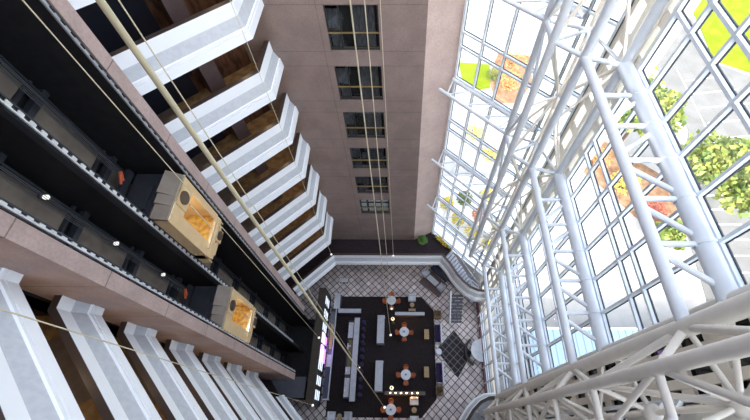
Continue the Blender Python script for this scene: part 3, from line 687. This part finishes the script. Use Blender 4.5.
# purple sofas
for y0, y1, lb in ((7.15, 8.95, 'upper'), (3.75, 5.55, 'lower')):
    h = (y1 - y0) / 2
    t = thing('sofa', 'purple velvet sofa with a pale frame, %s of the two on the carpet edge' % lb, 'sofa', (3.27, (y0 + y1) / 2, 0), 0, 'purple sofas')
    sub(MB().rbox(-.30, .22, -h + .1, h - .1, .18, .44, .04), 'seat', 'purple', t)
    sub(MB().rbox(.2, .34, -h, h, 0, .82, .03), 'back_frame', 'white_fab', t, 'pale back frame')
    for s_ in (-1, 1): sub(MB().rbox(-.3, .2, *sorted((s_ * h, s_ * (h - .1))), 0, .62, .03), 'armrest', 'white_fab', t)
    cu = MB()
    for k in range(3): a = -h + .14 + k * (2 * h - .28) / 3; cu.rbox(.07, .2, a + .02, a + (2 * h - .28) / 3 - .02, .42, .78, .03)
    sub(cu, 'back_cushions', 'purple', t)
t = thing('white_stool', 'round white leather stool between the two purple sofas', 'stool', (3.25, 6.45, 0))
sub(MB().lathe([(.26, .06), (.29, .1), (.29, .4), (.24, .44)], n=24), 'seat', 'white_fab', t); sub(MB().lathe([(.2, 0), (.2, .06)], n=20), 'base', 'darkbar', t)
# foliage
def leaves(mb, c, rad, n, size, shell=.35):
    for _ in range(n):
        d = Vector((random.gauss(0, 1), random.gauss(0, 1), random.gauss(0, 1))).normalized() * (random.random() ** shell)
        p = Vector((c[0] + d.x * rad[0], c[1] + d.y * rad[1], c[2] + d.z * rad[2])); s_ = size * random.uniform(.6, 1.4)
        u = Vector((random.gauss(0, 1), random.gauss(0, 1), random.gauss(0, .6))).normalized(); v_ = u.orthogonal().normalized() * .55
        mb.add([p - u * s_, p - v_ * s_, p + u * s_, p + v_ * s_], [(0, 1, 2, 3)])
for x, y, lb in ((3.3, 9.85, 'above the upper purple sofa'), (3.2, 3.25, 'below the lower purple sofa')):
    t = thing('planter_box', 'square wooden planter with low greenery ' + lb, 'planter', (x, y, 0), 0, 'wooden planters')
    sub(MB().rbox(-.33, .33, -.36, .36, 0, .62, .03), 'box', 'wood', t); sub(MB().box(-.27, .27, -.3, .3, .6, .64), 'soil', 'bark', t)
    lf = MB(); leaves(lf, (0, 0, .78), (.24, .26, .14), 160, .05); sub(lf, 'foliage', 'olive_leaf', t)
# seating under the mezzanine
tag(MB().prism([(1.6, 13.3), (2.7, 14.7), (4.5, 12.9), (3.5, 11.6)], 0, .015).build('rug', 'pier'), 'brown rug under the lounge seats beneath the mezzanine', 'rug')
t = thing('coffee_table', 'white rectangular coffee table between two white armchairs under the mezzanine', 'coffee table', (2.95, 13.3, .015), R(-45))
sub(MB().rbox(-.62, .62, -.28, .28, .36, .42, .01), 'tabletop', 'whitetop', t)
for x in (-.5, .5):
    for y in (-.2, .2): sub(MB().tube((x, y, 0), (x, y, .36), .025, 8), 'leg', 'darkbar', t)
t = thing('settee', 'dark blue settee on the brown rug under the mezzanine', 'sofa', (3.75, 14.1, 0), R(-45))
sub(MB().rbox(-.9, .9, -.32, .25, .15, .44, .04), 'seat', 'navy', t); sub(MB().rbox(-1, 1, .22, .4, .1, .84, .04), 'backrest', 'navy', t)
for s_ in (-1, 1): sub(MB().rbox(*sorted((s_ * .88, s_ * 1.0)), -.32, .22, .1, .62, .02), 'armrest', 'navy', t)
t = thing('white_side_table', 'small white rectangular table under the far end of the mezzanine, left', 'table', (-5.95, 13.2, 0))
sub(MB().rbox(-.42, .42, -.2, .2, .5, .56, .01), 'tabletop', 'whitetop', t)
for x in (-.36, .36): sub(MB().box(x - .02, x + .02, -.17, .17, 0, .5), 'leg', 'darkbar', t)
# big round table by the glass
t = thing('half_round_table', 'large pale half round table top on a dark drum against the right glazing', 'table', (7.1, 6.5, 0))
def half(r_, z0, z1, n=24): return MB().prism([(-r_ * math.sin(R(180 * i / n)), -r_ * math.cos(R(180 * i / n))) for i in range(n + 1)], z0, z1)
sub(half(1.0, .9, .95), 'tabletop', 'whitetop', t); sub(half(.8, 0, .9), 'drum', 'black', t)
t = thing('ring_bench', 'dark curved bench around the half round table by the glass', 'bench', (7.0, 6.5, 0))
bm_ = MB(); n = 22; vs = []
for i in range(n + 1):
    a = R(125 + 115 * i / n)
    for r_, z in ((1.2, 0), (1.2, .42), (1.23, .45), (1.36, .45), (1.4, .42), (1.4, 0)): vs.append((r_ * math.cos(a), r_ * math.sin(a), z))
bm_.add(vs, [(i * 6 + j, i * 6 + (j + 1) % 6, (i + 1) * 6 + (j + 1) % 6, (i + 1) * 6 + j) for i in range(n) for j in range(6)] + [tuple(range(5, -1, -1)), tuple(range(n * 6, n * 6 + 6))])
sub(bm_, 'seat_ring', 'darkbar', t)
# ---------------------------------------------------------------- bar
t = thing('bar_counter', 'long bar counter with a pale grey top running down the left of the carpet', 'bar counter', (-4.25, 6.3, .02))
sub(MB().rbox(-.24, .24, -4.05, 3.0, 1.02, 1.08, .01), 'countertop', 'grey_top', t)
sub(MB().box(-.2, .1, -4.0, 2.95, 0, 1.02), 'front', 'purple', t)
sub(MB().rbox(-1.85, .3, 3.45, 3.85, 1.02, 1.08, .01), 'return_top', 'grey_top', t); sub(MB().box(-1.8, .25, 3.5, 3.8, 0, 1.02), 'return_body', 'darkbar', t)
t = thing('work_counter', 'cluttered steel work counter behind the bar top', 'counter', (-4.78, 6.3, .02))
sub(MB().box(-.25, .25, -3.8, 2.8, 0, .86), 'body', 'darkbar', t)
for y0, y1 in ((-3.7, -2.2), (-1.9, -1.3), (1.2, 2.6), (.2, .7)): sub(MB().box(-.24, .2, y0, y1, .86, .9), 'steel_top', 'ledge', t)
sub(MB().box(-.1, .2, -1.3, 1.0, .86, .93), 'drip_tray', 'olive_leaf', t, 'dark green tray')
for k, (x, y, s_) in enumerate(((-.1, -3.2, .13), (.02, -2.7, .1), (-.05, -1.6, .12), (.02, 1.6, .11), (-.08, 2.2, .1), (.0, .45, .09), (.05, -2.3, .08))):
    c = thing('bar_bowl', 'small white bowl on the work counter, %s from the near end' % ['first', 'second', 'fourth', 'sixth', 'seventh', 'fifth', 'third'][k], 'bowl', (-4.78 + x, 6.3 + y, .92), 0, 'bowls on the work counter')
    sub(MB().lathe([(s_ * .5, 0), (s_ * .9, .06), (s_, .1), (s_ * .85, .09), (s_ * .4, .02)], n=16), 'bowl', 'white_fab', c)
t = thing('back_counter', 'long back counter with a pale edge below the display wall', 'counter', (-6.45, 6.3, 0))
sub(MB().box(-.35, .1, -3.9, 3.9, 0, .92), 'cabinet', 'darkbar', t)
sub(MB().box(.1, .2, -3.9, 3.9, .88, .95), 'edge', 'grey_top', t); sub(MB().box(-.35, .1, -.9, 3.6, .92, .95), 'top', 'slate', t)
sub(MB().box(-.3, .1, -1.3, -.3, .92, 1.0), 'steel_sink', 'grey_top', t); sub(MB().box(-.35, .2, -3.95, -3.85, .5, 1.0), 'end_panel', 'grey_top', t)
sub(MB().box(-.3, .08, -3.8, -1.4, .95, .98), 'dark_mat', 'navy', t)
sub(MB().box(-.2, .05, .2, 2.4, .95, 1.02), 'gold_strip', 'brass', t)
t = thing('back_counter_end', 'pale square counter end at the top of the bar', 'counter', (-6.3, 10.95, 0))
sub(MB().box(-.25, .25, -.7, .7, 0, .9), 'body', 'slate', t); sub(MB().box(-.28, .28, -.75, .75, .9, .95), 'top', 'grey_top', t)
for k in range(11):
    y = 9.0 - .62 * k
    if k == 0:
        st0 = thing('bar_stool', 'dark purple bar stool at the bar, farthest from the camera foot', 'stool', (-3.68, y, .02), 0, 'bar stools')
        sub(MB().lathe([(.15, .68), (.18, .7), (.18, .76), (.15, .78)], n=18), 'seat', 'purple', st0)
        sub(MB().tube((0, 0, .02), (0, 0, .68), .025, 8), 'pedestal', 'darkbar', st0); sub(MB().lathe([(.18, 0), (.18, .02), (.03, .04)], n=16), 'foot', 'darkbar', st0)
        sub(MB().lathe([(.13, .28), (.15, .28), (.15, .3), (.13, .3)], n=16), 'footrest', 'darkbar', st0)
        st0['label'] = 'dark purple bar stool, first from the top end of the bar'
    else: dup(st0, (-3.68, y, .02), 0, 'dark purple bar stool, %s from the top end of the bar' % ['', 'second', 'third', 'fourth', 'fifth', 'sixth', 'seventh', 'eighth', 'ninth', 'tenth', 'eleventh'][k])
# display wall behind the bar
struct('wall_display', MB().box(-7.75, -7.1, 1.9, 11.6, 0, 2.75), 'olive')
t = thing('shelf_frame', 'dark shelf frame on the display wall behind the bar', 'shelf', (-7.1, 6.7, 0))
sub(MB().box(0, .028, -4.7, 4.8, 1.02, 1.06).box(0, .028, -4.7, 4.8, 1.86, 1.9).box(0, .028, -4.7, 4.8, 2.68, 2.72), 'shelf', 'darkbar', t)
pos = [(10.55, 'topmost'), (9.35, 'second'), (8.2, 'third'), (4.95, 'fourth'), (3.75, 'fifth'), (2.65, 'lowest')]
for y, lb in pos:
    p = thing('lit_panel', 'group of three backlit white panels on the display wall, %s group' % lb, 'light panel', (-7.06, y, 1.2), 0, 'backlit panels behind the bar')
    for q in range(3): sub(MB().box(-.01, .015, -.36, .36, 1.06 - .64 * q, 1.38 - .64 * q), 'panel', 'panel_lit', p)
p = thing('violet_screen', 'glowing violet and pink niche in the middle of the display wall', 'light panel', (-7.055, 6.35, 1.1))
sub(MB().box(-.01, .06, -1.05, .25, .3, 1.35).box(-.01, .06, .4, 1.3, .3, 1.35), 'pink_panel', 'pink_lit', p)
sub(MB().box(-.01, .06, -1.05, .15, -.6, -.1).box(-.01, .06, .5, 1.2, -.6, -.1), 'violet_panel', 'purple_lit', p); sub(MB().box(-.01, .07, .27, .38, -.6, 1.5), 'red_bar', 'skirting_red', p)
l = bpy.data.lights.new('violet_light', 'POINT'); l.energy = 9; l.color = (.4, .2, 1); l.shadow_soft_size = .2
lo = bpy.data.objects.new('violet_light', l); COL.objects.link(lo); lo.parent = p; lo.location = (.5, .1, .9)
for k in range(14):
    y = 5.2 + .2 * k
    b = thing('bottle', 'amber bottle on the back counter, %s from the near end of the row' % ['first', 'second', 'third', 'fourth', 'fifth', 'sixth', 'seventh', 'eighth', 'ninth', 'tenth', 'eleventh', 'twelfth', 'thirteenth', 'fourteenth'][k], 'bottle', (-6.72, y, .95), 0, 'bottles behind the bar')
    sub(MB().lathe([(.04, 0), (.042, .18), (.015, .24), (.015, .3)], n=10), 'bottle_body', 'brass' if k % 3 else 'rust', b)
# ---------------------------------------------------------------- pendants
def pendant(x, y, z, r, lb, rb=.085, m='cord', zt=40):
    t = thing('pendant_light', lb, 'pendant light', (x, y, z))
    sub(MB().tube((0, 0, 0), (0, 0, zt - z), r, 10), 'cord', m, t)
    sub(MB().ball((0, 0, -rb * .7), rb, 14, 10), 'globe', 'bulb_w', t)
PD = [(-.90, 8.42, 7, .013, 'white ball pendant on a long cord above the topmost round table'),
      (-.93, 6.40, 7, .014, 'white ball pendant on a long cord above the upper console'),
      (-.84, 12.95, 7, .012, 'white ball pendant in front of the mezzanine carpet, right one'),
      (-6.08, 13.05, 7, .013, 'white ball pendant at the corner of the mezzanine parapet'),
      (-6.31, 6.16, 7, .012, 'white ball pendant on a cord hanging over the violet niche'),
      (-6.2, 1.6, 7, .013, 'white ball pendant at bottom left on a cord crossing the lower balconies')]
for x, y, z, r, lb in PD: pendant(x, y, z, r, lb)
pendant(-1.236, 1.516, 7, .0165, 'white ball pendant on a thick cream pole crossing from the top left', .09, 'pole', 36.5)
pendant(-2.9, 3.79, 9, .008, 'white ball pendant on a thin cord beside the thick cream pole', .05)
# plants on the mezzanine
t = thing('potted_fern', 'green fern in a pot on the mezzanine against the concrete wall', 'potted plant', (1.75, 15.45, 4.4))
sub(MB().lathe([(.14, 0), (.2, .35), (.17, .35)], n=18), 'pot', 'darkbar', t); lf = MB(); leaves(lf, (0, 0, .65), (.48, .42, .38), 300, .12); sub(lf, 'foliage', 'leaf_in', t)
# low yellow plants in a trough along the foot of the left glazing
t = thing('plant_trough', 'narrow trough of yellow green plants along the foot of the left glazing on the mezzanine', 'planter', (3.62, 15.42, 4.4), R(-45))
sub(MB().box(-1.0, 1.0, -.12, .12, 0, .3), 'trough', 'cap', t)
lf = MB(); leaves(lf, (0, 0, .42), (1.0, .22, .22), 170, .10); sub(lf, 'foliage', 'leaf_y', t)
# ---------------------------------------------------------------- outside
struct('ground_paving', MB().box(7.45, 170, -80, 170, -.4, -.1).box(-40, 7.45, 17.6, 170, -.4, -.1), 'paving')
struct('ground_lawn', MB().prism([(47.2, 66), (46.9, 58), (45.4, 48), (49, 45.5), (75, 30), (120, 30), (120, 100), (47, 100)], -.1, 0), 'grass')
struct('ground_lawn_strip', MB().prism([(39.3, 63.5), (41.8, 63.5), (36.5, 46), (34.6, 46)], -.1, 0), 'grass')
struct('ground_parking', MB().prism([(41.5, 63), (46.6, 63), (46.3, 58), (44.8, 48), (48.5, 45), (64, 36), (64, 14), (29.5, 9), (31, 22), (36.5, 34), (36.5, 46)], -.1, -.05), 'asphalt')
pm = MB()
for k in range(8):
    y = 43.5 - 2.7 * k; pm.beam((39.5, y, -.04), (45.5 + k * .8, y + 1, -.04), .14, .02)
    pm.beam((33.0 - k * .1, 24 - 1.9 * k, -.04), (37, 24 - 1.9 * k, -.04), .14, .02)
pm.beam((39.3, 46, -.04), (38.5, 20, -.04), .14, .02)
tag(pm.build('parking_lines', 'paint'), 'white painted bay lines on the grey parking area', 'road marking')
struct('ground_mulch', MB().prism([(17.5, 27.5), (20.8, 32), (24.5, 33), (31.5, 26), (30.5, 20), (27.5, 18.6), (25.5, 21.5), (23, 25.3), (20.5, 28.5)], -.1, -.03), 'mulch')
struct('ground_mulch_small', MB().prism([(12.5, 39), (12, 44), (14, 49.5), (19, 49), (18, 43), (15.5, 39)], -.1, -.03), 'mulch')
struct('ground_lawn_small', MB().prism([(8, 47.5), (12.5, 47), (12, 42), (9.8, 41.5), (8.2, 44)], -.1, -.02), 'grass')
kb = MB(); pv = None
for i in range(14):
    a = R(200 + 11 * i); p = (15.2 + 3.4 * math.cos(a), 60 + 4 * math.sin(a), -.02)
    if pv: kb.beam(pv, p, .22, .14)
    pv = p
tag(kb.build('curved_kerb', 'kerb'), 'dark curved kerb on the white paving outside, upper middle', 'kerb')
tag(MB().lathe([(.45, 0), (.5, .1), (.35, .5), (.05, .6)], (14.3, 59.3, -.1), 16).build('stone_bollard', 'kerb'), 'dark bollard inside the curve of the kerb', 'bollard')
def shrub(x, y, z, r, h, m, lb, n=420, sz=.12, g_='shrubs outside the glass'):
    t = thing('shrub', lb, 'shrub', (x, y, z), 0, g_)
    sm = MB()
    for k in range(6): a = R(60 * k); sm.tube((0, 0, -.1), (r * .5 * math.cos(a), r * .5 * math.sin(a), h * .6), .03, 6)
    sub(sm, 'stem', 'bark', t)
    lf = MB(); leaves(lf, (0, 0, h * .6), (r, r, h * .5), n, sz); sub(lf, 'foliage', m, t)
def tree(x, y, H, r, m, lb, n=2600, sz=.3):
    t = thing('tree', lb, 'tree', (x, y, -.1)); tk = MB().tube((0, 0, 0), (.1, .1, H * .6), .22, 10, .12)
    cs = []
    for k in range(9):
        a = R(40 * k + random.uniform(-15, 15)); q = (r * random.uniform(.35, .72) * math.cos(a), r * random.uniform(.35, .72) * math.sin(a), H * random.uniform(.55, .85)); cs.append(q)
        tk.tube((.1, .1, H * .4), q, .09, 6, .03)
    cs.append((0, 0, H * .88)); sub(tk, 'trunk', 'bark', t)
    lf = MB()
    for q in cs: leaves(lf, q, (r * .42, r * .42, H * .17), n // 10, sz)
    sub(lf, 'foliage', m, t)
tree(32.2, 22.8, 9, 5.6, 'leaf', 'large yellow green tree outside the right glazing, right of the thick column')
tree(27.4, 32.2, 7, 5.0, 'leaf', 'green tree outside, behind the far lattice truss')
tree(27.0, 17.6, 3.5, 1.7, 'leaf', 'small green tree outside beside the red bush', 900)
tree(56, 41, 9, 4.5, 'leaf', 'tree at the right edge of the lawn', 1500)
shrub(22.8, 28.5, -.1, 1.8, 2.2, 'leaf_o', 'orange shrub on the mulch strip outside, left one')
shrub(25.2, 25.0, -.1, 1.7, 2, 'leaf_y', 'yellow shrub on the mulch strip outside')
shrub(27.3, 21.3, -.1, 1.3, 1.8, 'leaf_r', 'red shrub outside below the green trees', 360)
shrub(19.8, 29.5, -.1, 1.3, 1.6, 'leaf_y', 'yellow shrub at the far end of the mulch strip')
shrub(15.8, 47.0, -.1, 2.2, 1.8, 'leaf_o', 'large orange shrub seen through the left glazing')
shrub(14.2, 41.8, -.1, 1.7, 2.4, 'leaf_o', 'orange red shrub nearest the upper left truss')
shrub(12.6, 43.6, -.1, 1.2, 1.6, 'leaf', 'green shrub left of the orange shrubs', 300)
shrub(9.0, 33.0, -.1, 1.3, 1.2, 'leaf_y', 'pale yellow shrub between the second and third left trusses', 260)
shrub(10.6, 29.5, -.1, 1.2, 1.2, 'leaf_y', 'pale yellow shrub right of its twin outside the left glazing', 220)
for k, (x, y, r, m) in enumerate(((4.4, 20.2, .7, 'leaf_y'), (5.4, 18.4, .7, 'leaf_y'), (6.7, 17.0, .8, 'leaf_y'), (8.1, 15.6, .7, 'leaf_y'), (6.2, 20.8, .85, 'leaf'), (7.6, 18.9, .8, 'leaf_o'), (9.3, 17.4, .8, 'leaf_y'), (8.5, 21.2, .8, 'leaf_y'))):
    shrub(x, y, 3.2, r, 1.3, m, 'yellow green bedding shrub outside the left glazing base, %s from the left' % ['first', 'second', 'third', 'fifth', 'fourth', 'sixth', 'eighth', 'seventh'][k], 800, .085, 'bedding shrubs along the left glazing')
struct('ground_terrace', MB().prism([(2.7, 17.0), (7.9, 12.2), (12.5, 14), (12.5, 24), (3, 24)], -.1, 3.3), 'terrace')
# neighbouring low building with a pale blue standing seam roof
t = thing('low_building', 'low neighbouring building with a pale blue ribbed roof outside the glass', 'building', (24, 0, -.1))
sub(MB().box(-13, 22, -22, 7.6, 0, 2.9), 'wall', 'olive', t); sub(MB().box(-13.3, 22.3, -22.3, 7.9, 2.9, 3.15), 'roof', 'roof_blue', t)
fc = MB(); 
for k in range(30): fc.box(-12.6 + 1.15 * k, -12.2 + 1.15 * k, 7.6, 7.63, .3, 2.4)
fw = sub(fc, 'window_strip', 'win_dark', t)
sub(MB().box(-13.3, 22.3, 7.9, 8.05, 2.8, 3.2), 'gutter', 'steel', t)

t = thing('annex_building', 'beige annex wing with tall dark windows outside the glass at lower right', 'building', (8.6, 1.6, -.1))
sub(MB().box(0, 2.0, -9, 0, 0, 26), 'wall', 'annex', t); sub(MB().box(-.12, 2.1, -9.1, .1, 26, 26.3), 'roof', 'ledge', t)
for j in range(5):
    for k in range(8):
        y = -.35 - 1.3 * j; z = 24.9 - 3.1 * k
        wv = sub(MB().box(-.06, .0, y - .75, y, z - 2.3, z), 'window', 'darkbar', t); sub(MB().box(-.075, -.06, y - .7, y - .05, z - 2.25, z - .05), 'pane', 'win_dark', wv)
